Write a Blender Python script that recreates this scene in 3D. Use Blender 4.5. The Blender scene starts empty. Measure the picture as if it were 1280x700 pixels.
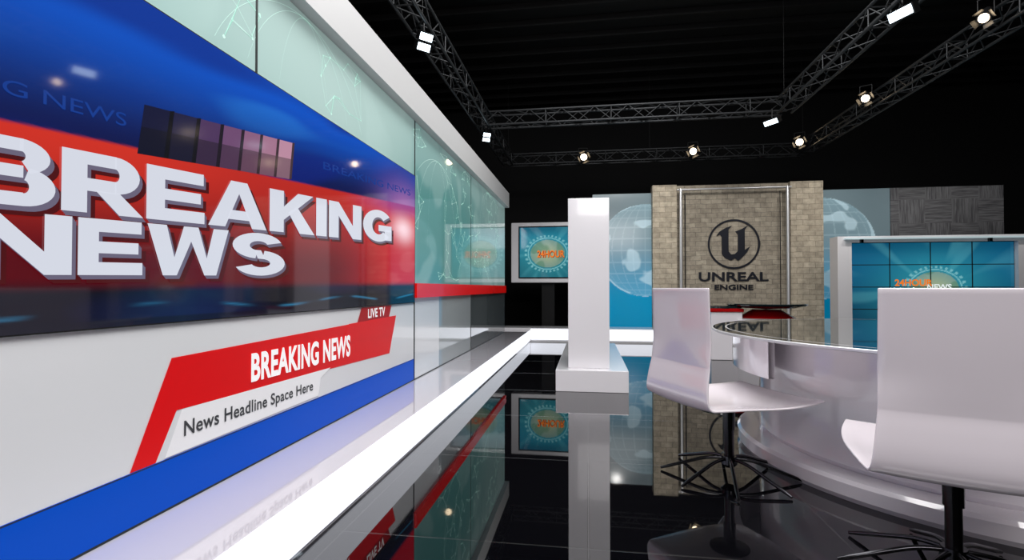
import bpy, bmesh, math, random
from mathutils import Vector, Matrix, noise
random.seed(7)
scene = bpy.context.scene
scene.view_settings.view_transform = 'Standard'
try: scene.view_settings.look = 'None'
except Exception: pass

# ---------------------------------------------------------------- helpers
def lin(c):
    c = c/255.0
    return c/12.92 if c <= 0.04045 else ((c+0.055)/1.055)**2.4
def rgb(r, g, b): return (lin(r), lin(g), lin(b), 1.0)
def mix(a, b, t):
    t = max(0.0, min(1.0, t))
    return tuple(a[i]+(b[i]-a[i])*t for i in range(3))
def sstep(a, b, x):
    t = max(0.0, min(1.0, (x-a)/(b-a))); return t*t*(3-2*t)

def mat(name, col, rough=0.5, metal=0.0, emi=None, es=0.0, ior=1.5, coat=0.0, spec=None):
    m = bpy.data.materials.new(name); m.use_nodes = True
    b = m.node_tree.nodes['Principled BSDF']
    b.inputs['Base Color'].default_value = col
    b.inputs['Roughness'].default_value = rough
    b.inputs['Metallic'].default_value = metal
    b.inputs['IOR'].default_value = ior
    b.inputs['Coat Weight'].default_value = coat
    b.inputs['Coat Roughness'].default_value = 0.03
    if spec is not None: b.inputs['Specular IOR Level'].default_value = spec
    if emi is not None:
        b.inputs['Emission Color'].default_value = emi
        b.inputs['Emission Strength'].default_value = es
    return m

def paint_mat(name, es=1.0, diff=0.0, rough=0.08, ior=1.5):
    """colours come from the mesh's own colour attribute (display / printed graphic)"""
    m = bpy.data.materials.new(name); m.use_nodes = True
    nt = m.node_tree; b = nt.nodes['Principled BSDF']
    a = nt.nodes.new('ShaderNodeAttribute'); a.attribute_name = 'Col'
    nt.links.new(a.outputs['Color'], b.inputs['Emission Color'])
    b.inputs['Emission Strength'].default_value = es
    if diff > 0:
        nt.links.new(a.outputs['Color'], b.inputs['Base Color'])
    else:
        b.inputs['Base Color'].default_value = (0.01, 0.01, 0.012, 1)
    b.inputs['Roughness'].default_value = rough
    b.inputs['IOR'].default_value = ior
    return m

class MB:
    def __init__(s): s.v = []; s.f = []; s.m = []; s.mats = []; s.sm = []
    def mi(s, m):
        if m not in s.mats: s.mats.append(m)
        return s.mats.index(m)
    def add(s, vs, fs, m, smooth=False):
        o = len(s.v); s.v += [tuple(v) for v in vs]; k = s.mi(m)
        for f in fs:
            s.f.append([o+i for i in f]); s.m.append(k); s.sm.append(smooth)
    def box(s, x0, x1, y0, y1, z0, z1, m):
        vs = [(x, y, z) for x in (x0, x1) for y in (y0, y1) for z in (z0, z1)]
        s.add(vs, [(0,1,3,2),(4,6,7,5),(0,4,5,1),(2,3,7,6),(0,2,6,4),(1,5,7,3)], m)
    def bbox(s, x0, x1, y0, y1, z0, z1, m, bv=0.02):
        """bevelled box"""
        bm = bmesh.new()
        bmesh.ops.create_cube(bm, size=1)
        for v in bm.verts:
            v.co = Vector(((x0+x1)/2+v.co.x*(x1-x0), (y0+y1)/2+v.co.y*(y1-y0), (z0+z1)/2+v.co.z*(z1-z0)))
        bmesh.ops.bevel(bm, geom=bm.edges[:]+bm.verts[:], offset=bv, segments=3, profile=0.7, affect='EDGES')
        bm.verts.index_update()
        s.add([v.co.copy() for v in bm.verts], [[v.index for v in f.verts] for f in bm.faces], m)
        bm.free()
    def poly(s, pts, m): s.add(pts, [list(range(len(pts)))], m)
    def tube(s, pts, r, m, n=8, cap=True):
        pts = [Vector(p) for p in pts]; vs = []; N = len(pts)
        rr = r if isinstance(r, (list, tuple)) else [r]*N
        for i, p in enumerate(pts):
            d = (pts[min(i+1, N-1)]-pts[max(i-1, 0)]).normalized()
            up = Vector((0, 0, 1)) if abs(d.z) < 0.95 else Vector((1, 0, 0))
            a = d.cross(up).normalized(); b = d.cross(a).normalized()
            for k in range(n):
                t = 2*math.pi*k/n
                vs.append(p+a*math.cos(t)*rr[i]+b*math.sin(t)*rr[i])
        fs = []
        for i in range(N-1):
            for k in range(n):
                fs.append((i*n+k, i*n+(k+1) % n, (i+1)*n+(k+1) % n, (i+1)*n+k))
        s.add(vs, fs, m, True)
        if cap:
            s.add(vs[:n], [list(range(n))], m); s.add(vs[-n:], [list(range(n))], m)
    def lathe(s, cx, cy, prof, m, n=96, a0=0.0, a1=2*math.pi, sx=1.0, sy=1.0, smooth=True):
        full = abs(a1-a0-2*math.pi) < 1e-6
        cnt = n if full else n+1
        for (r0, z0), (r1, z1) in zip(prof[:-1], prof[1:]):
            vs = []
            for k in range(cnt):
                t = a0+(a1-a0)*k/n
                c, q = math.cos(t), math.sin(t)
                vs.append((cx+r0*c*sx, cy+r0*q*sy, z0)); vs.append((cx+r1*c*sx, cy+r1*q*sy, z1))
            fs = [(2*k, 2*((k+1) % cnt), 2*((k+1) % cnt)+1, 2*k+1) for k in range(n)]
            s.add(vs, fs, m, smooth)
    def obj(s, name, parent=None):
        me = bpy.data.meshes.new(name)
        me.from_pydata(s.v, [], s.f); me.update()
        for mm in s.mats: me.materials.append(mm)
        for i, p in enumerate(me.polygons):
            p.material_index = s.m[i]; p.use_smooth = s.sm[i]
        bm = bmesh.new(); bm.from_mesh(me)
        bmesh.ops.recalc_face_normals(bm, faces=bm.faces[:]); bm.to_mesh(me); bm.free()
        o = bpy.data.objects.new(name, me); scene.collection.objects.link(o)
        if parent: o.parent = parent
        return o

def empty(name, loc=(0, 0, 0), rz=0.0):
    e = bpy.data.objects.new(name, None); scene.collection.objects.link(e)
    e.location = loc; e.rotation_euler = (0, 0, rz); e.empty_display_size = 0.2
    return e

def painted(name, m, fn, P, u0, u1, v0, v1, nu, nv, parent=None):
    """grid over (u,v) placed with P(u,v); fn(u,v)->linear rgb"""
    vs = []; cs = []
    for j in range(nv+1):
        for i in range(nu+1):
            u = u0+(u1-u0)*i/nu; v = v0+(v1-v0)*j/nv
            vs.append(P(u, v)); c = fn(u, v); cs.append((c[0], c[1], c[2], 1.0))
    fs = [(j*(nu+1)+i, j*(nu+1)+i+1, (j+1)*(nu+1)+i+1, (j+1)*(nu+1)+i) for j in range(nv) for i in range(nu)]
    me = bpy.data.meshes.new(name); me.from_pydata(vs, [], fs); me.update()
    ca = me.color_attributes.new('Col', 'FLOAT_COLOR', 'POINT')
    for i, c in enumerate(cs): ca.data[i].color = c
    me.materials.append(m)
    o = bpy.data.objects.new(name, me); scene.collection.objects.link(o)
    if parent: o.parent = parent
    return o

def text(name, body, m, fn, parent=None, offset=0.0, extrude=0.0, spacing=1.0, shear=0.0, res=6):
    """fn(s,t,w)->world xyz with s,t in 0..1 over text bounds, w = depth"""
    cu = bpy.data.curves.new(name, 'FONT'); cu.body = body
    cu.offset = offset; cu.extrude = extrude; cu.space_character = spacing; cu.shear = shear
    cu.resolution_u = res
    to = bpy.data.objects.new(name+'_tmp', cu); scene.collection.objects.link(to)
    bpy.context.view_layer.update()
    dg = bpy.context.evaluated_depsgraph_get()
    me = bpy.data.meshes.new_from_object(to.evaluated_get(dg), depsgraph=dg)
    bpy.data.objects.remove(to)
    xs = [v.co.x for v in me.vertices]; ys = [v.co.y for v in me.vertices]
    x0, x1, y0, y1 = min(xs), max(xs), min(ys), max(ys)
    for v in me.vertices:
        v.co = Vector(fn((v.co.x-x0)/(x1-x0), (v.co.y-y0)/(y1-y0), v.co.z))
    me.materials.clear(); me.materials.append(m)
    o = bpy.data.objects.new(name, me); scene.collection.objects.link(o)
    if parent: o.parent = parent
    return o

# heavy block capitals, used for the on-screen title
def blk(ch):
    S = 0.30
    def bar(x0, y0, x1, y1): return [(x0, y0), (x1, y0), (x1, y1), (x0, y1)]
    def arc(cx, cy, rx, ry, ix, iy, a0, a1, n=14):
        out = []
        for k in range(n):
            t0 = math.radians(a0+(a1-a0)*k/n); t1 = math.radians(a0+(a1-a0)*(k+1)/n)
            out.append([(cx+ix*math.cos(t0), cy+iy*math.sin(t0)), (cx+rx*math.cos(t0), cy+ry*math.sin(t0)),
                        (cx+rx*math.cos(t1), cy+ry*math.sin(t1)), (cx+ix*math.cos(t1), cy+iy*math.sin(t1))])
        return out
    if ch == 'I': return [bar(0, 0, 1, 1)]
    if ch == 'E': return [bar(0, 0, S, 1), bar(S, 0, 1, .23), bar(S, .39, .93, .60), bar(S, .77, .98, 1)]
    if ch == 'N': return [bar(0, 0, .28, 1), bar(.72, 0, 1, 1), [(.28, .62), (.28, 1), (.72, .38), (.72, 0)]]
    if ch == 'K': return [bar(0, 0, S, 1), [(S, .30), (S, .62), (.62, 1), (.98, 1)], [(.40, .50), (.60, .66), (1.02, 0), (.66, 0)]]
    if ch == 'A': return [[(0, 0), (.36, 1), (.50, 1), (.50, .74), (.27, 0)], [(1, 0), (.73, 0), (.50, .74), (.50, 1), (.64, 1)], [(.30, .17), (.70, .17), (.64, .37), (.36, .37)]]
    if ch == 'W': return [[(0, 1), (.21, 1), (.30, .36), (.33, 0), (.17, 0)], [(.33, 0), (.30, .36), (.41, 1), (.5, 1), (.5, .70)], [(.5, .70), (.5, 1), (.59, 1), (.70, .36), (.67, 0)], [(.67, 0), (.70, .36), (.79, 1), (1, 1), (.83, 0)]]
    if ch == 'R': return [bar(0, 0, S, 1), bar(S, .79, .66, 1), bar(S, .36, .66, .57)]+arc(.64, .68, .33, .32, .06, .11, -90, 90)+[[(.40, .38), (.70, .38), (1.02, 0), (.70, 0)]]
    if ch == 'B': return [bar(0, 0, S, 1), bar(S, .81, .66, 1), bar(S, .42, .66, .60), bar(S, 0, .66, .20)]+arc(.62, .74, .32, .26, .06, .08, -70, 90)+arc(.66, .29, .34, .29, .06, .10, -90, 80)
    if ch == 'G': return arc(.52, .5, .52, .5, .22, .27, 40, 318, 30)+[bar(.52, .34, 1.0, .53), bar(.74, .06, 1.0, .40)]
    if ch == 'S': return arc(.48, .70, .47, .30, .17, .11, 20, 262, 20)+arc(.52, .295, .48, .295, .18, .10, -160, 82, 20)+[[(.46, .40), (.40, .60), (.52, .595), (.60, .39)]]
    return []
def block_text(name, word, widths, m, fn, parent, gap=0.07):
    g = MB(); tot = sum(widths)+gap*(len(word)-1); x = 0
    for ch, w in zip(word, widths):
        for pl in blk(ch):
            g.poly([fn((x+px*w)/tot, py, 0) for px, py in pl], m)
        x += w+gap
    return g.obj(name, parent)

# ---------------------------------------------------------------- materials
M_black = mat('black_paint', (0.002, 0.002, 0.0025, 1), 0.9)
M_white = mat('white_gloss', rgb(234, 232, 235), 0.16, coat=0.5)
M_wallw = mat('white_panel', rgb(236, 238, 240), 0.22, coat=0.4)
M_fascia = mat('fascia_white', rgb(215, 215, 215), 0.45)
M_seam = mat('seam_dark', (0.01, 0.015, 0.015, 1), 0.5)
M_led = mat('led_strip', rgb(245, 245, 250), 0.3, emi=rgb(240, 244, 255), es=0.9)
M_red = mat('red_gloss', rgb(215, 18, 16), 0.2, coat=0.3, emi=rgb(225, 20, 16), es=0.3)
M_redd = mat('red_desk', rgb(170, 8, 12), 0.2, coat=0.3)
M_redg = mat('red_print', rgb(212, 10, 16), 0.35, emi=rgb(220, 14, 18), es=0.2, spec=0.3)
M_dred = mat('red_dark_print', rgb(165, 8, 14), 0.35, emi=rgb(160, 6, 10), es=0.15, spec=0.3)
M_blue = mat('blue_print', rgb(0, 62, 160), 0.3, emi=rgb(0, 80, 200), es=0.38, spec=0.12)
M_tw = mat('text_white', rgb(245, 245, 245), 0.3, emi=rgb(255, 255, 255), es=0.3)
M_tg = mat('text_grey', rgb(60, 62, 66), 0.5)
M_chrome = mat('chrome', (0.6, 0.6, 0.62, 1), 0.15, 1.0)
M_steel = mat('brushed_steel', (0.75, 0.75, 0.77, 1), 0.38, 0.75)
M_dkmetal = mat('dark_metal', (0.06, 0.06, 0.065, 1), 0.2, 1.0)
M_truss = mat('truss_aluminium', (0.05, 0.052, 0.055, 1), 0.45, 0.6)
M_glassdk = mat('dark_glass_top', (0.012, 0.02, 0.022, 1), 0.03, ior=1.7, coat=0.3)
M_lampw = mat('lamp_warm', (1, 1, 1, 1), 0.4, emi=(1.0, 0.76, 0.48, 1), es=14)
M_lampc = mat('lamp_cool', (1, 1, 1, 1), 0.4, emi=(0.7, 0.88, 1.0, 1), es=6)
M_logo = mat('logo_dark', rgb(40, 42, 50), 0.3, 0.3)

M_floor = mat('floor_black_tile', (0.002, 0.002, 0.003, 1), 0.02, ior=1.85)
nt = M_floor.node_tree; b = nt.nodes['Principled BSDF']
tc = nt.nodes.new('ShaderNodeTexCoord'); br = nt.nodes.new('ShaderNodeTexBrick')
br.offset = 0.0; br.inputs['Scale'].default_value = 1.0
br.inputs['Brick Width'].default_value = 1.2; br.inputs['Row Height'].default_value = 1.2
br.inputs['Mortar Size'].default_value = 0.005; br.inputs['Mortar Smooth'].default_value = 0.2
br.inputs['Color1'].default_value = (0.002, 0.002, 0.003, 1); br.inputs['Color2'].default_value = (0.003, 0.003, 0.004, 1)
br.inputs['Mortar'].default_value = (0.02, 0.02, 0.02, 1)
nt.links.new(tc.outputs['Object'], br.inputs['Vector'])
nt.links.new(br.outputs['Color'], b.inputs['Base Color'])
bp = nt.nodes.new('ShaderNodeBump'); bp.inputs['Strength'].default_value = 0.15; bp.inputs['Distance'].default_value = 0.004; bp.invert = True
nt.links.new(br.outputs['Fac'], bp.inputs['Height']); nt.links.new(bp.outputs['Normal'], b.inputs['Normal'])

def xz_vec(nt):
    tc = nt.nodes.new('ShaderNodeTexCoord'); sp = nt.nodes.new('ShaderNodeSeparateXYZ'); cb = nt.nodes.new('ShaderNodeCombineXYZ')
    nt.links.new(tc.outputs['Object'], sp.inputs[0])
    nt.links.new(sp.outputs['X'], cb.inputs['X']); nt.links.new(sp.outputs['Z'], cb.inputs['Y']); nt.links.new(sp.outputs['Y'], cb.inputs['Z'])
    return cb.outputs[0]

def stone(name, c1, c2, mo, w=0.34, h=0.15):
    m = mat(name, c1, 0.75); nt = m.node_tree; b = nt.nodes['Principled BSDF']
    v = xz_vec(nt)
    nw = nt.nodes.new('ShaderNodeTexNoise'); nw.inputs['Scale'].default_value = 3.0
    nt.links.new(v, nw.inputs['Vector'])
    vm = nt.nodes.new('ShaderNodeVectorMath'); vm.operation = 'SCALE'; vm.inputs[3].default_value = 0.05
    nt.links.new(nw.outputs['Color'], vm.inputs[0])
    va = nt.nodes.new('ShaderNodeVectorMath'); va.operation = 'ADD'; nt.links.new(v, va.inputs[0]); nt.links.new(vm.outputs[0], va.inputs[1])
    br = nt.nodes.new('ShaderNodeTexBrick')
    br.inputs['Scale'].default_value = 1; br.inputs['Brick Width'].default_value = w; br.inputs['Row Height'].default_value = h
    br.inputs['Mortar Size'].default_value = 0.006; br.inputs['Mortar Smooth'].default_value = 0.6
    br.inputs['Color1'].default_value = c1; br.inputs['Color2'].default_value = c2
    br.inputs['Mortar'].default_value = mo; nt.links.new(va.outputs[0], br.inputs['Vector'])
    no = nt.nodes.new('ShaderNodeTexNoise'); no.inputs['Scale'].default_value = 7; no.inputs['Detail'].default_value = 9
    no.inputs['Roughness'].default_value = 0.7
    nt.links.new(v, no.inputs['Vector'])
    mx = nt.nodes.new('ShaderNodeMix'); mx.data_type = 'RGBA'; mx.blend_type = 'MULTIPLY'; mx.inputs[0].default_value = 0.8
    cr = nt.nodes.new('ShaderNodeValToRGB'); cr.color_ramp.elements[0].position = 0.3; cr.color_ramp.elements[0].color = (0.5, 0.49, 0.47, 1)
    cr.color_ramp.elements[1].position = 0.65; cr.color_ramp.elements[1].color = (1.15, 1.13, 1.1, 1)
    nt.links.new(no.outputs['Fac'], cr.inputs[0]); nt.links.new(br.outputs['Color'], mx.inputs[6]); nt.links.new(cr.outputs['Color'], mx.inputs[7])
    nt.links.new(mx.outputs[2], b.inputs['Base Color'])
    bp = nt.nodes.new('ShaderNodeBump'); bp.inputs['Strength'].default_value = 0.4; bp.inputs['Distance'].default_value = 0.02
    nt.links.new(no.outputs['Fac'], bp.inputs['Height']); nt.links.new(bp.outputs['Normal'], b.inputs['Normal'])
    return m
M_stone = stone('stone_side', rgb(196, 185, 166), rgb(172, 161, 143), rgb(128, 120, 107), 0.26, 0.12)
M_stonec = stone('stone_centre', rgb(172, 163, 147), rgb(148, 139, 125), rgb(112, 105, 95), 0.24, 0.11)

M_wood = mat('grey_wood', rgb(70, 70, 72), 0.6); nt = M_wood.node_tree; b = nt.nodes['Principled BSDF']
v = xz_vec(nt)
ck = nt.nodes.new('ShaderNodeTexChecker'); ck.inputs['Scale'].default_value = 1.9; nt.links.new(v, ck.inputs['Vector'])
def streak(sx, sy):
    mp = nt.nodes.new('ShaderNodeMapping'); mp.inputs['Scale'].default_value = (sx, sy, 1); nt.links.new(v, mp.inputs['Vector'])
    n = nt.nodes.new('ShaderNodeTexNoise'); n.inputs['Scale'].default_value = 3; n.inputs['Detail'].default_value = 5
    nt.links.new(mp.outputs[0], n.inputs['Vector']); return n.outputs['Fac']
a1, a2 = streak(1.0, 16), streak(16, 1.0)
mx = nt.nodes.new('ShaderNodeMix'); mx.data_type = 'FLOAT'
nt.links.new(ck.outputs['Fac'], mx.inputs[0]); nt.links.new(a1, mx.inputs[2]); nt.links.new(a2, mx.inputs[3])
cr = nt.nodes.new('ShaderNodeValToRGB'); cr.color_ramp.elements[0].position = 0.3; cr.color_ramp.elements[0].color = rgb(52, 52, 56)
cr.color_ramp.elements[1].position = 0.7; cr.color_ramp.elements[1].color = rgb(112, 112, 115)
nt.links.new(mx.outputs[0], cr.inputs[0]); nt.links.new(cr.outputs[0], b.inputs['Base Color'])

P_screen = paint_mat('video_screen', 1.0, 0, 0.05)
P_panel = paint_mat('backlit_panel', 0.36, 1.0, 0.04, 1.75)

# ---------------------------------------------------------------- room shell
RX0, RX1, RY0, RY1, RZ = -5.0, 12.0, -4.0, 15.0, 6.6
g = MB(); g.box(RX0, RX1, RY0, RY1, -0.1, 0, M_floor); g.obj('floor')
M_ceil = mat('ceiling_black', (0.0025, 0.0025, 0.003, 1), 0.7)
g = MB(); g.box(RX0, RX1, RY0, RY1, RZ, RZ+0.1, M_ceil)
for i in range(30):
    y = RY0+0.3+i*0.63
    g.box(RX0, RX1, y, y+0.06, RZ-0.12, RZ, M_ceil)
g.obj('ceiling')
g = MB(); g.box(RX0-0.1, RX0, RY0, RY1, 0, RZ, M_black); g.obj('wall_left')
g = MB(); g.box(RX1, RX1+0.1, RY0, RY1, 0, RZ, M_black); g.obj('wall_right')
g = MB(); g.box(RX0, RX1, RY1, RY1+0.1, 0, RZ, M_black); g.obj('wall_back')
g = MB(); g.box(RX0, RX1, RY0-0.1, RY0, 0, RZ, M_black); g.obj('wall_front')

# ---------------------------------------------------------------- platform along the left wall and back
XW = -1.768; XP = -1.292; ZP = 0.256
g = MB()
M_plat = mat('platform_white_gloss', rgb(208, 205, 213), 0.05, coat=0.7, ior=1.8)
g.box(-1.95, XP, -1.0, 11.49, 0.0, ZP, M_plat)
g.box(XP, XP+0.006, -1.0, 11.44, 0.02, ZP-0.004, M_led)
g.obj('display_platform')
g = MB()
g.bbox(-1.95, 1.9, 11.5, 12.15, 0.0, 0.3, M_white, 0.01)
g.box(XP+0.01, 1.88, 11.494, 11.5, 0.04, 0.28, M_led)
g.obj('back_ledge')

# ---------------------------------------------------------------- set wall on the left
YE = 10.85
wall = empty('news_backdrop_wall')
g = MB()
g.box(-1.95, XW-0.004, -1.0, YE, ZP+0.001, 3.0, M_wallw)
g.box(-1.95, XW+0.09, -1.0, YE+0.04, 2.93, 3.24, M_fascia)
g.box(XW-0.004, XW, -1.0, 5.05, 0.476, 1.05, M_wallw)
g.box(XW-0.004, XW+0.002, -1.0, 5.05, ZP+0.001, 0.476, M_blue)
g.box(XW-0.004, XW+0.003, -1.0, 5.05, 0.470, 0.474, M_seam)
g.box(XW-0.004, XW+0.003, -1.0, YE, ZP+0.001, ZP+0.01, M_seam)
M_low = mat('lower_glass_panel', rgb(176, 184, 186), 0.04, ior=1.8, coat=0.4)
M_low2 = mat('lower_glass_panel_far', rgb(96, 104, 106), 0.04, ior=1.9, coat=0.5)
g.box(XW-0.004, XW, 5.082, 5.95, ZP+0.01, 1.10, M_wallw)  # white section paints in a pale reflection on the lower glass
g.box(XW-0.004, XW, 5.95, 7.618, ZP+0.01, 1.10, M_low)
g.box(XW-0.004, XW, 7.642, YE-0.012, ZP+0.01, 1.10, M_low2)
g.box(XW-0.004, XW+0.03, 5.06, YE+0.01, 1.10, 1.25, M_red)
g.box(XW-0.004, XW+0.004, 5.055, 5.075, ZP+.001, 2.93, M_seam)
for y in (2.51, 7.63):
    g.box(XW-0.004, XW+0.004, y-0.008, y+0.008, 2.36 if y < 5 else ZP+.001, 2.93, M_seam)
g.obj('wall_structure', wall)

def PW(off): return lambda u, v: (XW+off, u, v)
def teal(u, v):
    n = noise.noise(Vector((u*0.35, v*0.5, 1.3)))
    base = mix((lin(118), lin(160), lin(156)), (lin(172), lin(196), lin(191)), 0.55+n)
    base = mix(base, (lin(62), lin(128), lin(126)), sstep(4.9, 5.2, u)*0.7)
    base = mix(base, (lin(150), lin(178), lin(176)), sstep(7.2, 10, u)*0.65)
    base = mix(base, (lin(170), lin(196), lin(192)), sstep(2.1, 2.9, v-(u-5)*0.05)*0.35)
    c = noise.noise(Vector((u*1.3, v*1.3, 5)))+0.5*noise.noise(Vector((u*3.1, v*3.1, 9)))
    base = mix(base, (lin(190), lin(215), lin(210)), sstep(0.05, 0.3, c)*0.18)
    return base
painted('glass_panels_upper', P_panel, teal, PW(0.001), -1.0, 5.05, 2.36, 2.925, 200, 24, wall)
painted('glass_panels_side', P_panel, teal, PW(0.001), 5.08, YE-.01, 1.25, 2.925, 170, 60, wall)
M_net = mat('network_line', rgb(200, 228, 220), 0.4, emi=rgb(190, 225, 215), es=0.35)
g = MB(); pts = []
for k in range(620):
    y = random.uniform(2.0, 10.1); z = random.uniform(1.3, 2.9)
    if y < 5.05 and z < 2.4: continue
    if noise.noise(Vector((y*0.8, z*1.1, 3))) > -0.05: pts.append((y, z))
xo = XW+0.0025
for (y, z) in pts:
    r = random.uniform(0.004, 0.011)
    g.poly([(xo, y+r*math.cos(t*math.pi/3), z+r*math.sin(t*math.pi/3)) for t in range(6)], M_net)
for i, p in enumerate(pts):
    near = sorted(pts, key=lambda q: (q[0]-p[0])**2+(q[1]-p[1])**2)[1:4]
    for q in near:
        d = Vector((q[0]-p[0], q[1]-p[1]))
        if 0.01 < d.length < 0.45:
            nrm = Vector((-d.y, d.x)).normalized()*0.0011
            g.poly([(xo, p[0]+nrm.x, p[1]+nrm.y), (xo, q[0]+nrm.x, q[1]+nrm.y), (xo, q[0]-nrm.x, q[1]-nrm.y), (xo, p[0]-nrm.x, p[1]-nrm.y)], M_net)
for cy, cz, R in ((3.0, 2.0, 0.9), (5.9, 1.5, 1.2), (9.0, 2.2, 0.7)):
    for e in (0.35, 0.7, 1.0):
        for k in range(60):
            t0, t1 = math.pi*k/60, math.pi*(k+1)/60
            P = [(cy+R*e*math.cos(t), cz+R*math.sin(t)) for t in (t0, t1)]
            if all((2.37 < p[1] < 2.92 and p[0] < 5.04) or (5.1 < p[0] < 10.15 and 1.28 < p[1] < 2.92) for p in P):
                g.poly([(xo, P[0][0], P[0][1]+.0015), (xo, P[1][0], P[1][1]+.0015), (xo, P[1][0], P[1][1]-.0015), (xo, P[0][0], P[0][1]-.0015)], M_net)
g.obj('network_graphic', wall)

# lower-third graphic printed on the wall
g = MB(); o1 = XW+0.002; o2 = XW+0.004; o3 = XW+0.006
g.poly([(o1, 1.962, .90), (o1, 4.55, .945), (o1, 4.40, .615), (o1, 3.274, .6425), (o1, 1.992, .670), (o1, 1.885, .478), (o1, 1.765, .478)], M_redg)
g.poly([(o2, 3.82, 1.046), (o2, 4.44, 1.046), (o2, 4.30, .80), (o2, 3.66, .80)], M_dred)
g.poly([(o2+.001, 3.60, .932), (o2+.001, 4.55, .946), (o2+.001, 4.47, .78), (o2+.001, 3.5, .80)], M_redg)
M_box = mat('white_print', rgb(240, 240, 242), 0.3, emi=rgb(240, 240, 240), es=0.12)
g.poly([(o2, 2.02, .668), (o2, 3.33, .650), (o2, 3.20, .60), (o2, 3.17, .49), (o2, 1.93, .482)], M_box)
g.obj('lower_third_graphic', wall)
def T(off, y0, y1, zb0, zt0, zb1, zt1, a=1.0, dep=0.0):
    def f(s, t, w):
        q = a*s+(1-a)*s*s
        zb = zb0+(zb1-zb0)*q; zt = zt0+(zt1-zt0)*q
        return (XW+off+w*dep, y0+(y1-y0)*q, zb+(zt-zb)*t)
    return f
text('breaking_news_caption', 'BREAKING NEWS', M_tw, T(.008, 2.48, 3.62, .70, .855, .692, .85), wall, offset=0.035, spacing=1.05)
text('headline_caption', 'News Headline Space Here', M_tg, T(.006, 2.03, 3.10, .525, .615, .520, .60), wall, offset=0.016, spacing=1.05)
text('live_tv_caption', 'LIVE TV', M_tw, T(.008, 3.93, 4.28, .955, 1.03, .958, 1.035), wall, offset=0.025, spacing=1.05)

# ---------------------------------------------------------------- breaking news screen
scr = empty('breaking_news_screen')
g = MB(); g.box(XW-0.003, XW+0.012, -0.05, 5.05, 1.05, 2.355, M_black); g.obj('screen_body', scr)
def scol(u, v):
    zt = 1.716+0.086*(u-1.3); zb = 1.225+0.012*(u-1.3)
    blue_hi = (lin(2), lin(84), lin(200)); blue_lo = (lin(3), lin(14), lin(70))
    k = sstep(zt-0.03, zt+0.55, v)
    c = mix(blue_lo, blue_hi, k)
    st = noise.noise(Vector((u*0.5+v*1.5, (v-0.25*u)*4.0, 0)))
    c = mix(c, (lin(2), lin(30), lin(120)), sstep(0.0, 0.5, st)*0.7)
    c = mix(c, (lin(50), lin(150), lin(240)), sstep(0.25, 0.6, -st)*0.35*k)
    c = mix(c, (lin(16), lin(70), lin(160)), sstep(3.6, 5.0, u)*0.6)
    gl = math.exp(-(((u-4.80)/0.5)**2+((v-1.85)/0.28)**2))
    c = mix(c, (lin(205), lin(130), lin(190)), gl*0.85)
    if v < zt:
        h = (v-zb)/(zt-zb)
        r = mix((lin(86), lin(2), lin(12)), (lin(206), lin(46), lin(30)), sstep(0.1, 1.0, h))
        r = mix(r, (lin(110), lin(8), lin(22)), sstep(1.6, 2.6, u)*0.3)
        r = mix(r, (lin(215), lin(20), lin(44)), sstep(3.2, 4.6, u)*0.7)
        gl2 = math.exp(-(((u-4.72)/0.26)**2+((v-1.76)/0.12)**2))
        r = mix(r, (1.0, 0.72, 0.78), gl2*0.9)
        r = mix(r, (lin(90), lin(60), lin(160)), sstep(0.75, 1.0, h)*sstep(3.4, 4.6, u)*0.6)
        c = mix(c, r, sstep(0, 0.012, zt-v))
    if v < zb:
        d = (lin(4), lin(7), lin(22))
        d = mix(d, (lin(10), lin(24), lin(70)), 0.2+noise.noise(Vector((u*1.2, v*6, 2))))
        f = math.exp(-((v-1.12-0.02*math.sin(u*4))/0.006)**2)*sstep(0.15, 0.4, noise.noise(Vector((u*2.2, 4, 4)))+0.25)
        d = mix(d, (lin(60), lin(170), lin(225)), f*0.45)
        c = mix(d, c, sstep(zb-0.05, zb, v)*0.9)
    if v < 1.085: c = mix(c, (0.002, 0.003, 0.01), 0.7)
    return c
painted('screen_picture', P_screen, scol, PW(0.0125), -0.04, 5.04, 1.055, 2.35, 420, 170, scr)
def em(name, c, s=1.0): return mat(name, (0.01, 0.01, 0.01, 1), 0.1, emi=c, es=s)
cols = [(14, 18, 52), (28, 28, 62), (74, 50, 90), (108, 72, 110), (136, 92, 124), (160, 112, 138), (184, 136, 158)]
g = MB()
for k, c in enumerate(cols):
    a = k/7; b2 = (k+0.84)/7
    y0, y1 = 1.77+1.06*a, 1.77+1.06*b2
    def zz(q): return 1.73+0.12*q, 1.935+0.14*q
    l0, h0 = zz(a); l1, h1 = zz(b2); y2 = 1.77+1.06*(k+1)/7; l2, h2 = zz((k+1)/7)
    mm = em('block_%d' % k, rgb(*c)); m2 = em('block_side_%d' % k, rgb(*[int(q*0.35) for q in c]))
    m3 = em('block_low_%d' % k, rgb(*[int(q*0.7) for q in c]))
    X = XW+.0135; f = 0.55
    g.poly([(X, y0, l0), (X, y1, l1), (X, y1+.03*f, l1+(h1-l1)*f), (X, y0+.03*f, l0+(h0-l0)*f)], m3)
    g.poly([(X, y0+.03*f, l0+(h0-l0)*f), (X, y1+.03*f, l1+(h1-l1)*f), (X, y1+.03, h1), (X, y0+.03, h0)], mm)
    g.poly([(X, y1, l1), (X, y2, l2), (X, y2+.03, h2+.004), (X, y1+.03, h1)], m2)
g.obj('picture_blocks', scr)
M_ttl = em('title_face', rgb(212, 216, 228), 1.0); M_tsh = em('title_edge', rgb(104, 98, 120), 1.0); M_gh = em('ghost_title', rgb(12, 56, 140), 1.0)
M_tsh2 = em('title_shadow', rgb(74, 6, 12), 1.0)
WB = [1.12, 1.1, .98, 1.22, 1.16, .32, 1.12, 1.2]; WN = [1.1, .85, 1.42, 1.25]
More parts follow.
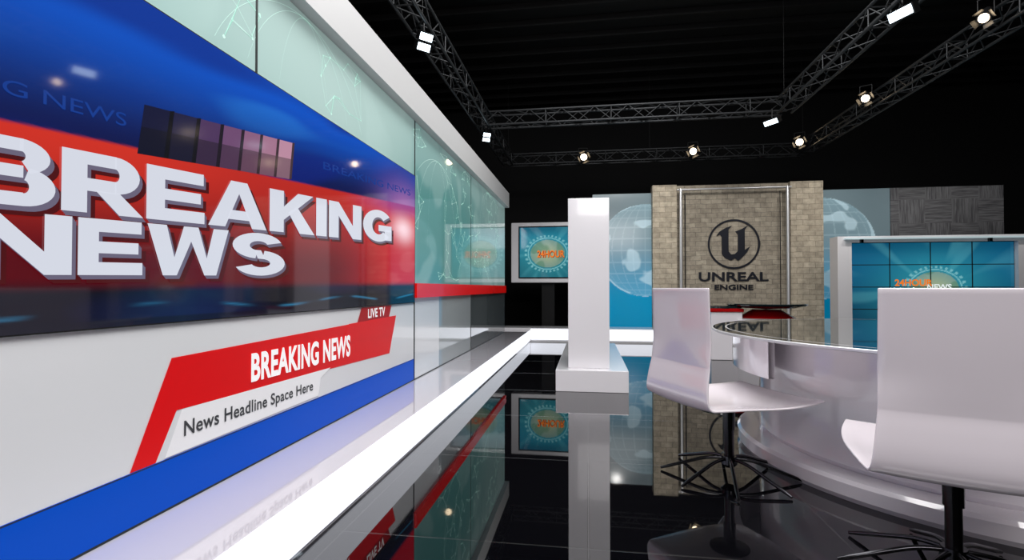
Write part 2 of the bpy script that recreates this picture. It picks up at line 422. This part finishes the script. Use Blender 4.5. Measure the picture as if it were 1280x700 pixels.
for nm, body, ws, a in (('title_breaking', 'BREAKING', WB, (1.18, 4.40, 1.448, 1.656, 1.606, 1.880, 0.62)), ('title_news', 'NEWS', WN, (1.2, 2.76, 1.238, 1.430, 1.272, 1.508, 0.85))):
    y0, y1, b0, t0, b1, t1, q = a
    block_text(nm+'_shadow', body, ws, M_tsh2, T(.0145, y0+.03, y1+.05, b0-.028, t0-.028, b1-.028, t1-.028, q), scr)
    for j in range(3):
        e = 0.005*(3-j)
        block_text(nm+'_edge_%d' % j, body, ws, M_tsh, T(.0150+.0005*j, y0+e, y1+e*1.2, b0-e, t0-e, b1-e, t1-e, q), scr)
    block_text(nm, body, ws, M_ttl, T(.0170, y0, y1, b0, t0, b1, t1, q), scr)
text('ghost_title', 'BREAKING NEWS  BREAKING NEWS', M_gh, T(.0135, -0.1, 1.72, 1.70, 1.735, 1.82, 1.87), scr, offset=0.0)
text('ghost_title_side', 'BREAKING NEWS', M_gh, T(.0135, 3.2, 4.9, 2.0, 2.05, 2.12, 2.18), scr, offset=0.0)

# ---------------------------------------------------------------- white totem
g = MB()
g.bbox(-0.374, 0.458, 5.98, 9.0, 0.0, 0.25, M_white, 0.010)
g.bbox(-0.234, 0.250, 6.14, 7.0, 0.25, 2.27, M_white, 0.008)
g.obj('display_pillar')

# ---------------------------------------------------------------- programme picture
def clock_col(cx, cz, R, zlo, zhi, glow=0.8):
    def f(u, v):
        d = math.hypot(u-cx, (v-cz)*1.25)/R; h = (v-zlo)/(zhi-zlo)
        c = mix((lin(4), lin(52), lin(78)), (lin(6), lin(84), lin(122)), sstep(0.1, 0.8, h))
        c = mix(c, (lin(56), lin(170), lin(178)), math.exp(-(d*0.75)**2)*glow)
        c = mix(c, (lin(3), lin(40), lin(66)), sstep(0.8, 1.0, h)*0.4)
        a = math.atan2(v-cz, u-cx)
        ray = noise.noise(Vector((math.cos(a)*4, math.sin(a)*4, d*0.6)))
        c = mix(c, (lin(110), lin(200), lin(208)), sstep(0.1, 0.5, ray)*0.16)
        if 0.60 < d < 0.64 or (0.66 <= d < 0.74 and math.sin(a*30) > 0.1): c = mix(c, (lin(170), lin(235), lin(235)), 0.35)
        if d < 0.55:
            n = noise.noise(Vector((u*4, v*4, 3)))
            c = mix(c, (lin(215), lin(195), lin(110)), 0.5*(1-d)); c = mix(c, (lin(60), lin(120), lin(90)), sstep(0, .2, n)*.5)
        return c
    return f
M_or = em('orange_text', rgb(232, 120, 34), 1.0); M_wt = em('white_text', rgb(225, 235, 235), 1.0); M_rt = em('dark_text', rgb(120, 24, 20), 1.0)

mon = empty('wall_monitor')
g = MB()
YM = 12.2
g.bbox(-1.83, -0.05, YM, YM+0.25, 1.33, 2.77, M_white, 0.02)
g.box(-1.65, -0.2, YM-0.012, YM+0.01, 1.43, 2.68, M_black)
g.box(-1.1, -0.8, YM+0.1, YM+0.22, 0.0, 1.36, M_black)
g.obj('monitor_frame', mon)
PM = lambda off: (lambda u, v: (u, YM-off, v))
painted('monitor_picture', P_screen, clock_col(-0.95, 2.02, 0.75, 1.45, 2.64, 0.5), PM(0.014), -1.62, -0.23, 1.46, 2.65, 110, 90, mon)
def TX(yy, x0, x1, z0, z1, dep=0.0): return lambda s, t, w: (x0+(x1-x0)*s, yy-w*dep, z0+(z1-z0)*t)
text('programme_title', '24HOUR', M_rt, TX(YM-.017, -1.19, -0.54, 1.92, 2.09), mon, offset=0.05)
text('programme_title_face', '24HOUR', M_or, TX(YM-.018, -1.20, -0.55, 1.93, 2.10), mon, offset=0.02)

vw = empty('video_wall')
YV = 11.5
g = MB()
g.box(5.13, 5.40, YV, YV+0.35, 0.0, 2.27, M_white)
g.box(8.44, 8.7, YV, YV+0.35, 0.0, 2.27, M_white)
g.box(5.40, 8.44, YV, YV+0.35, 2.14, 2.27, M_white)
g.box(5.40, 8.44, YV, YV+0.35, 0.0, 0.30, M_white)
g.box(5.40, 8.44, YV+0.1, YV+0.2, 0.30, 2.14, M_black)
M_lid = mat('frame_lip', rgb(200, 215, 220), 0.1, emi=rgb(190, 215, 220), es=0.3)
g.box(5.25, 8.65, YV-0.10, YV, 2.20, 2.23, M_lid)
for x in (5.55, 7.9): g.box(x, x+0.05, YV-0.06, YV+0.01, 2.13, 2.20, M_dkmetal)
g.obj('video_wall_frame', vw)
painted('video_wall_picture', P_screen, clock_col(7.0, 1.18, 0.80, 0.3, 2.14, 0.5), lambda u, v: (u, YV+0.095, v), 5.41, 8.43, 0.31, 2.13, 200, 120, vw)
g = MB()
for k in range(1, 4):
    x = 5.40+3.04*k/4; g.box(x-.008, x+.008, YV+0.085, YV+0.097, 0.31, 2.13, M_seam)
for k in range(1, 4):
    z = 0.3+1.84*k/4; g.box(5.41, 8.43, YV+0.085, YV+0.097, z-.008, z+.008, M_seam)
g.obj('panel_seams', vw)
text('programme_title', '24HOUR', M_or, TX(YV+.084, 6.25, 6.95, 1.24, 1.38), vw, offset=0.03)
text('programme_subtitle', 'NEWS', M_wt, TX(YV+.084, 6.85, 7.3, 1.16, 1.28), vw, offset=0.02)

# ---------------------------------------------------------------- back set
YB = 12.5
def globe(cx, cz, R):
    def f(u, v):
        h = (v-0.3)/3.1
        c = mix((lin(8), lin(128), lin(170)), (lin(96), lin(112), lin(118)), sstep(0.2, 0.72, h))
        d = math.hypot(u-cx, v-cz)/R
        if d < 1:
            z = math.sqrt(1-d*d); p = Vector(((u-cx)/R, (v-cz)/R, z))
            n = noise.noise(p*1.7+Vector((3.1, 1.2, 0.4)))+0.45*noise.noise(p*4.3)
            c = mix(c, (lin(150), lin(190), lin(205)), 0.16+0.15*(1-z))
            c = mix(c, (lin(190), lin(215), lin(225)), sstep(0.02, 0.14, n)*0.45)
            la = math.asin(max(-1, min(1, p.y)))*6/math.pi*2; lo = math.atan2(p.x, p.z)*6/math.pi*2
            if abs(la-round(la)) < 0.05 or abs(lo-round(lo)) < 0.05: c = mix(c, (lin(200), lin(220), lin(230)), 0.13)
        return c
    return f
P_globe = paint_mat('globe_print', 0.42, 0.5, 0.15)
def panel(name, x0, x1, z1, fn):
    e = empty(name); g = MB(); g.box(x0, x1, YB+0.02, YB+0.12, 0.0, z1, M_fascia); g.obj('panel_body', e)
    painted('panel_print', P_globe, fn, lambda u, v: (u, YB+0.015, v), x0, x1, 0.0, z1, int((x1-x0)*60), int(z1*60), e)
panel('globe_panel', 0.116, 1.50, 3.46, globe(1.35, 2.1, 1.1))
panel('globe_panel', 5.22, 6.67, 3.43, globe(5.25, 2.1, 1.15))
g = MB(); g.box(6.675, 8.906, YB+0.0, YB+0.12, 0.0, 3.43, M_wood); g.obj('wood_panel')
g = MB(); g.box(-0.25, 0.11, YB+0.05, YB+0.12, 0.0, 3.4, M_seam); g.obj('backdrop_edge_panel')

sw = empty('stone_feature_wall')
g = MB()
g.box(1.503, 2.05, YB-0.16, YB+0.14, 0, 3.61, M_stone)
g.box(4.53, 5.218, YB-0.16, YB+0.14, 0, 3.61, M_stone)
g.box(2.05, 4.53, YB-0.02, YB+0.14, 0, 3.61, M_stonec)
g.obj('stone_blocks', sw)
g = MB()
for x in (2.13, 4.45):
    g.tube([(x, YB-0.22, 0), (x, YB-0.22, 3.50)], 0.035, M_steel, 12)
    g.tube([(x+(0.12 if x < 3 else -0.12), YB-0.10, 0), (x+(0.12 if x < 3 else -0.12), YB-0.10, 3.42)], 0.010, M_dkmetal, 8)
g.tube([(2.05, YB-0.22, 3.48), (4.53, YB-0.22, 3.48)], 0.022, M_steel, 8)
g.obj('steel_frame', sw)
cx, cz, R = 3.34, 2.22, 0.575; yl = YB-0.045
g = MB()
def ring(r0, r1, n=64):
    vs = []
    for k in range(n):
        t = 2*math.pi*k/n
        for rr in (r0, r1):
            for y in (yl, yl+0.03): vs.append((cx+rr*math.cos(t), y, cz+rr*math.sin(t)))
    fs = []
    for k in range(n):
        a = 4*k; b2 = 4*((k+1) % n)
        fs += [(a, b2, b2+2, a+2), (a+1, a+3, b2+3, b2+1), (a, a+1, b2+1, b2), (a+2, b2+2, b2+3, a+3)]
    g.add(vs, fs, M_logo)
ring(R*0.93, R)
u_sh = [(-.56,.50),(-.30,.66),(-.06,.74),(-.20,.58),(-.20,-.30),(-.10,-.42),(.04,-.40),(.16,-.28),(.16,.38),(.06,.50),(.30,.60),(.54,.74),(.42,.56),(.42,-.24),(.62,-.10),(.50,-.34),(.30,-.56),(.16,-.68),(.04,-.56),(-.10,-.66),(-.34,-.56),(-.46,-.40),(-.46,.30),(-.52,.38),(-.66,.34)]
def ext(pl, depth=0.03):
    n = len(pl); f = [(cx+x*R, yl, cz+z*R) for x, z in pl]; bk = [(cx+x*R, yl+depth, cz+z*R) for x, z in pl]
    g.add(f+bk, [list(range(n)), list(range(2*n-1, n-1, -1))]+[(i, (i+1) % n, n+(i+1) % n, n+i) for i in range(n)], M_logo)
ext(u_sh)
g.obj('emblem', sw)
text('sign_line_1', 'UNREAL', M_logo, TX(YB-.03, 2.56, 4.09, 1.36, 1.57, 0.6), sw, offset=0.02, extrude=0.03)
text('sign_line_2', 'ENGINE', M_logo, TX(YB-.03, 2.91, 3.76, 1.16, 1.28, 0.6), sw, offset=0.02, extrude=0.03)

# ---------------------------------------------------------------- news desk
DC = (2.66, 4.02)
desk = empty('news_desk', (DC[0], DC[1], 0))
M_desk = mat('desk_white', rgb(236, 231, 236), 0.10, coat=0.7)
g = MB()
g.lathe(0, 0, [(0, 0.0), (1.49, 0.0), (1.51, 0.03), (1.51, 0.10), (1.49, 0.12), (0, 0.12)], M_desk, 128)
g.obj('desk_plinth', desk)
g = MB()
g.lathe(0, 0, [(1.33, 0.12), (1.35, 0.15), (1.35, 0.862), (0, 0.862)], M_desk, 128)
g.obj('desk_body', desk)
g = MB()
g.lathe(0, 0, [(0, 0.865), (1.69, 0.865), (1.70, 0.870), (1.70, 0.882), (1.69, 0.886)], M_steel, 128)
g.lathe(0, 0, [(1.69, 0.8862), (0, 0.8862)], M_glassdk, 128)
g.lathe(0, 0, [(1.60, 0.8866), (1.585, 0.8866)], M_white, 128)
g.obj('desk_top', desk)
g = MB()
a0, a1 = math.radians(75), math.radians(196)
g.lathe(0, 0, [(1.50, 0.60), (1.545, 0.60), (1.545, 0.864), (1.50, 0.864), (1.50, 0.60)], M_desk, 60, a0, a1)
g.obj('desk_apron', desk)

# rear interview desk (red)
rd = empty('interview_desk', (2.98, 9.2, 0))
g = MB()
g.lathe(0, 0, [(0, 0.0), (0.62, 0.0), (0.62, 0.5), (0.50, 0.52), (0, 0.52)], M_desk, 64, sx=1.0, sy=0.8)
g.obj('base', rd)
g = MB()
g.lathe(0, 0, [(0, 0.52), (0.56, 0.52), (0.58, 0.60), (0.46, 0.70), (0.22, 0.84), (0, 0.84)], M_redd, 64, sx=1.0, sy=0.8)
g.lathe(0, 0, [(0.60, 0.64), (0.62, 0.64), (0.62, 0.68), (0.45, 0.70)], M_white, 64, sx=1.0, sy=0.8)
g.bbox(-0.95, -0.45, -0.25, 0.25, 0.0, 0.80, M_desk, 0.02)
g.bbox(-0.97, -0.43, -0.27, 0.27, 0.80, 0.86, M_redd, 0.02)
g.obj('body', rd)
g = MB()
g.lathe(0, 0, [(0, 0.84), (0.50, 0.87), (0.64, 0.905), (0.66, 0.925), (0.64, 0.94), (0, 0.945)], M_glassdk, 64, sx=0.95, sy=0.9)
g.lathe(-0.72, 0, [(0, 0.862), (0.34, 0.862), (0.34, 0.90), (0, 0.905)], M_glassdk, 48, sy=0.8)
g.obj('top', rd)

# ---------------------------------------------------------------- chairs
M_chair = mat('chair_shell', rgb(236, 228, 233), 0.16, coat=0.6)
def catmull(P, n):
    out = []
    for i in range(len(P)-1):
        p0 = P[max(i-1, 0)]; p1 = P[i]; p2 = P[i+1]; p3 = P[min(i+2, len(P)-1)]
        for k in range(n):
            t = k/n
            out.append(tuple(0.5*((2*p1[j])+(-p0[j]+p2[j])*t+(2*p0[j]-5*p1[j]+4*p2[j]-p3[j])*t*t+(-p0[j]+3*p1[j]-3*p2[j]+p3[j])*t**3) for j in range(len(p1))))
    out.append(P[-1]); return out
def chair(x, y, rz):
    e = empty('swivel_chair', (x, y, 0), rz)
    # x fwd, z, half width, side curl
    prof = [(-0.390, 1.20, .287, 0), (-0.384, 1.0, .289, 0), (-0.376, 0.82, .291, 0.0), (-0.373, 0.755, .292, 0.0), (-0.374, 0.728, .294, 0), (-0.386, 0.67, .300, 0.0),
            (-0.397, 0.60, .308, 0.0), (-0.398, 0.54, .316, 0.003), (-0.382, 0.502, .324, 0.010), (-0.34, 0.487, .335, 0.02), (-0.18, 0.475, .362, 0.035), (0.05, 0.465, .382, 0.04), (0.25, 0.478, .375, 0.03), (0.40, 0.51, .35, 0.01)]
    pf = catmull(prof, 6); nv = 16; vs = []
    for (px, pz, w, c) in pf:
        for j in range(nv+1):
            q = -1+2*j/nv
            back = sstep(0.72, 0.9, pz)
            vs.append((px+0.02*q*q*back, w*q, pz+c*abs(q)**2.2))
    fs = [(i*(nv+1)+j, i*(nv+1)+j+1, (i+1)*(nv+1)+j+1, (i+1)*(nv+1)+j) for i in range(len(pf)-1) for j in range(nv)]
    g = MB(); g.add(vs, fs, M_chair, True); o = g.obj('seat_shell', e)
    md = o.modifiers.new('thick', 'SOLIDIFY'); md.thickness = 0.012; md.offset = 0
    mb = o.modifiers.new('bev', 'BEVEL'); mb.width = 0.004; mb.segments = 2; mb.limit_method = 'ANGLE'; mb.angle_limit = 1.0
    g = MB()
    g.tube([(0, 0, 0.10), (0, 0, 0.455)], 0.030, M_dkmetal, 20)
    g.tube([(0, 0, 0.30), (0, 0, 0.455)], 0.037, M_dkmetal, 20)
    g.lathe(0, 0, [(0, 0.458), (0.12, 0.455), (0.12, 0.445), (0, 0.43)], M_dkmetal, 24)
    g.obj('post', e)
    g = MB()
    g.lathe(0, 0, [(0, 0.13), (0.045, 0.13), (0.05, 0.08), (0.03, 0.06), (0, 0.06)], M_dkmetal, 24)
    for k in range(8):
        t = 2*math.pi*k/8+0.2; c, s2 = math.cos(t), math.sin(t)
        P = catmull([(0.03, 0.115), (0.14, 0.105), (0.28, 0.06), (0.42, 0.012)], 5)
        g.tube([(r*c, r*s2, z) for r, z in P], [0.011]*(len(P)-2)+[0.009, 0.008], M_dkmetal, 8)
    g.obj('star_base', e)
    return e
chair(0.89, 3.46, math.atan2(0.43, 0.90))
chair(1.495, 2.38, math.atan2(0.93, 0.36))

# ---------------------------------------------------------------- trusses
M_can = mat('lamp_housing', (0.008, 0.008, 0.009, 1), 0.5)
ZT = 4.45; H = 0.125
def truss(g, p0, p1):
    p0 = Vector(p0); p1 = Vector(p1); d = (p1-p0); L = d.length; d.normalize(); sd = d.cross(Vector((0, 0, 1))).normalized()
    up = Vector((0, 0, 1)); cs = [(-1, -1), (1, -1), (1, 1), (-1, 1)]
    co = [sd*a*H+up*b2*H for a, b2 in cs]
    for c in co: g.tube([p0+c, p1+c], 0.020, M_truss, 8)
    n = max(1, round(L/0.30))
    for k in range(n):
        a = p0+d*(L*k/n); b2 = p0+d*(L*(k+1)/n)
        for q in range(4):
            c0, c1 = co[q], co[(q+1) % 4]
            if k % 2: c0, c1 = c1, c0
            g.tube([a+c0, b2+c1], 0.009, M_truss, 5, False)
            if k % 4 == 0: g.tube([a+co[q], a+co[(q+1) % 4]], 0.010, M_truss, 5, False)
g = MB()
XL, XI, XO, YI, YO = -2.0, 3.47, 5.0, 9.7, 12.85
truss(g, (XL, -3, ZT), (XL, YO, ZT))
truss(g, (XL, YI, ZT), (XI, YI, ZT))
truss(g, (XI, -3, ZT), (XI, YI, ZT))
truss(g, (XL, YO, ZT), (XO, YO, ZT))
truss(g, (XO, -3, ZT), (XO, YO, ZT))
for (x, y) in ((XL, 0), (XL, 6), (XL, YO), (XI, 0), (XI, 5), (XI, YI), (XO, 0), (XO, 7), (XO, YO), (1.5, YO)):
    g.tube([(x, y, ZT+H), (x, y, RZ)], 0.004, M_can, 6)
g.obj('lighting_truss')

def spot_fixture(x, y, z, target, r=0.085):
    e = empty('studio_spotlight', (x, y, z))
    d = (Vector(target)-Vector((x, y, z))).normalized()
    g = MB()
    g.tube([-d*0.16, -d*0.12, d*0.14, d*0.16], [r*0.6, r*0.95, r*1.05, r*1.1], M_can, 24)
    s = d.cross(Vector((0, 0, 1))).normalized()
    for q in (-1, 1):
        g.tube([s*q*r*1.15, s*q*r*1.15+Vector((0, 0, 0.2))], 0.008, M_can, 6)
    g.tube([s*-1*r*1.15+Vector((0, 0, 0.2)), s*r*1.15+Vector((0, 0, 0.2))], 0.008, M_can, 6)
    g.obj('housing', e)
    g = MB(); a = s; b2 = d.cross(a)
    g.poly([d*0.164+a*math.cos(t*math.pi/12)*r*0.8+b2*math.sin(t*math.pi/12)*r*0.8 for t in range(24)], M_lampw); g.obj('lens', e)
    for t in range(4):
        g = MB(); ang = t*math.pi/2+0.4; c = a*math.cos(ang)+b2*math.sin(ang); q = d.cross(c)
        p = d*0.16+c*r*1.05
        g.poly([p-q*r*.7, p+q*r*.7, p+q*r*.8+c*.04+d*.06, p-q*r*.8+c*.04+d*.06], M_can); g.obj('barn_door_%d' % (t+1), e)
CAMT = (1.0, 3.0, 1.0)
for p, r in (((-0.11, 12.60, 4.42), .095), ((2.47, 12.60, 4.46), .095), ((4.72, 12.3, 4.50), .09), ((4.76, 9.6, 4.50), .075), ((4.76, 6.9, 4.50), .065)):
    spot_fixture(*p, CAMT, r=r)
def panel_fixture(x, y, z, target, w=0.12, h=0.05, n=1):
    e = empty('led_panel_light', (x, y, z))
    d = (Vector(target)-Vector((x, y, z))).normalized(); s = d.cross(Vector((0, 0, 1))).normalized(); u = s.cross(d)
    gh = MB(); gd = MB()
    for i in range(n):
        o = u*(i-(n-1)/2)*h*2.3
        c = [o+s*a*w+u*b2*h+d*k for k in (-0.05, 0.04) for a, b2 in ((-1, -1), (1, -1), (1, 1), (-1, 1))]
        gh.add(c, [(0,1,2,3),(4,5,6,7),(0,1,5,4),(1,2,6,5),(2,3,7,6),(3,0,4,7)], M_can)
        gd.poly([o+s*a*w*.9+u*b2*h*.8+d*0.042 for a, b2 in ((-1, -1), (1, -1), (1, 1), (-1, 1))], M_lampc)
    gh.tube([(0, 0, 0.03), (0, 0, 0.22)], 0.012, M_can, 6)
    gh.obj('housing', e); gd.obj('diffuser', e)
panel_fixture(-1.95, 5.9, 4.17, (1.0, 3.0, 1.5), 0.09, 0.05, 2)
panel_fixture(-1.95, 9.7, 4.13, (1.0, 5.0, 1.5), 0.08, 0.04, 2)
panel_fixture(3.20, 9.5, 4.12, (-1.0, 7.0, 1.0), 0.15, 0.05)
panel_fixture(3.40, 6.1, 4.2, (-1.0, 4.0, 2.0), 0.14, 0.06)
panel_fixture(2.75, 5.3, 6.2, (0.0, 2.0, 1.6), 0.5, 0.2)

# ---------------------------------------------------------------- lights
def area(name, loc, tgt, sx, sy, e, col=(1, 1, 1)):
    l = bpy.data.lights.new(name, 'AREA'); l.shape = 'RECTANGLE'; l.size = sx; l.size_y = sy; l.energy = e; l.color = col
    o = bpy.data.objects.new(name, l); scene.collection.objects.link(o); o.location = loc
    o.rotation_euler = (Vector(tgt)-Vector(loc)).to_track_quat('-Z', 'Y').to_euler()
def spot(name, loc, tgt, e, ang, blend=0.6, size=0.1, col=(1, 1, 1)):
    l = bpy.data.lights.new(name, 'SPOT'); l.energy = e; l.spot_size = math.radians(ang); l.spot_blend = blend; l.shadow_soft_size = size; l.color = col
    o = bpy.data.objects.new(name, l); scene.collection.objects.link(o); o.location = loc
    o.rotation_euler = (Vector(tgt)-Vector(loc)).to_track_quat('-Z', 'Y').to_euler()
area('added_overhead_key', (0.8, 2.0, 6.2), (0.4, 3.0, 0.8), 3.0, 4.0, 390, (1.0, 0.985, 0.98))  # unseen area lamp added overhead to brighten the set
area('added_overhead_mid', (1.0, 6.5, 6.3), (1.0, 7.0, 0.0), 3.0, 2.0, 200)  # another unseen overhead lamp, added to light the middle of the room
area('added_front_fill', (1.2, -2.5, 4.0), (1.2, 4.0, 0.8), 3.0, 1.5, 120, (1.0, 0.96, 0.965))  # unseen fill lamp added behind the camera to lift the chairs and desk
for i, x in enumerate((0.8, 2.2, 4.6, 6.0, 8.0)):
    spot('backdrop_wash_%d' % i, (x, 9.9, 4.3), (x, 12.5, 2.2), 110 if i in (0, 3, 4) else 125, 75, 0.8, 0.1, (1.0, 0.97, 0.93))
spot('desk_spot', (3.4, 6.1, 4.1), (2.5, 4.0, 0.8), 120, 60, 0.7, 0.15)
spot('pillar_spot', (0.0, 1.5, 5.8), (0.0, 6.3, 1.3), 120, 30, 0.6, 0.15)

w = bpy.data.worlds.new('world'); scene.world = w; w.use_nodes = True
w.node_tree.nodes['Background'].inputs[0].default_value = (0.5, 0.55, 0.6, 1)
w.node_tree.nodes['Background'].inputs[1].default_value = 0.05

# ---------------------------------------------------------------- camera
cd = bpy.data.cameras.new('camera'); cd.sensor_width = 36; cd.lens = 18; cd.clip_start = 0.05
co = bpy.data.objects.new('camera', cd); scene.collection.objects.link(co)
co.location = (0, 0, 1.2); co.rotation_euler = (math.radians(90.9), 0, math.radians(8.44))
scene.camera = co
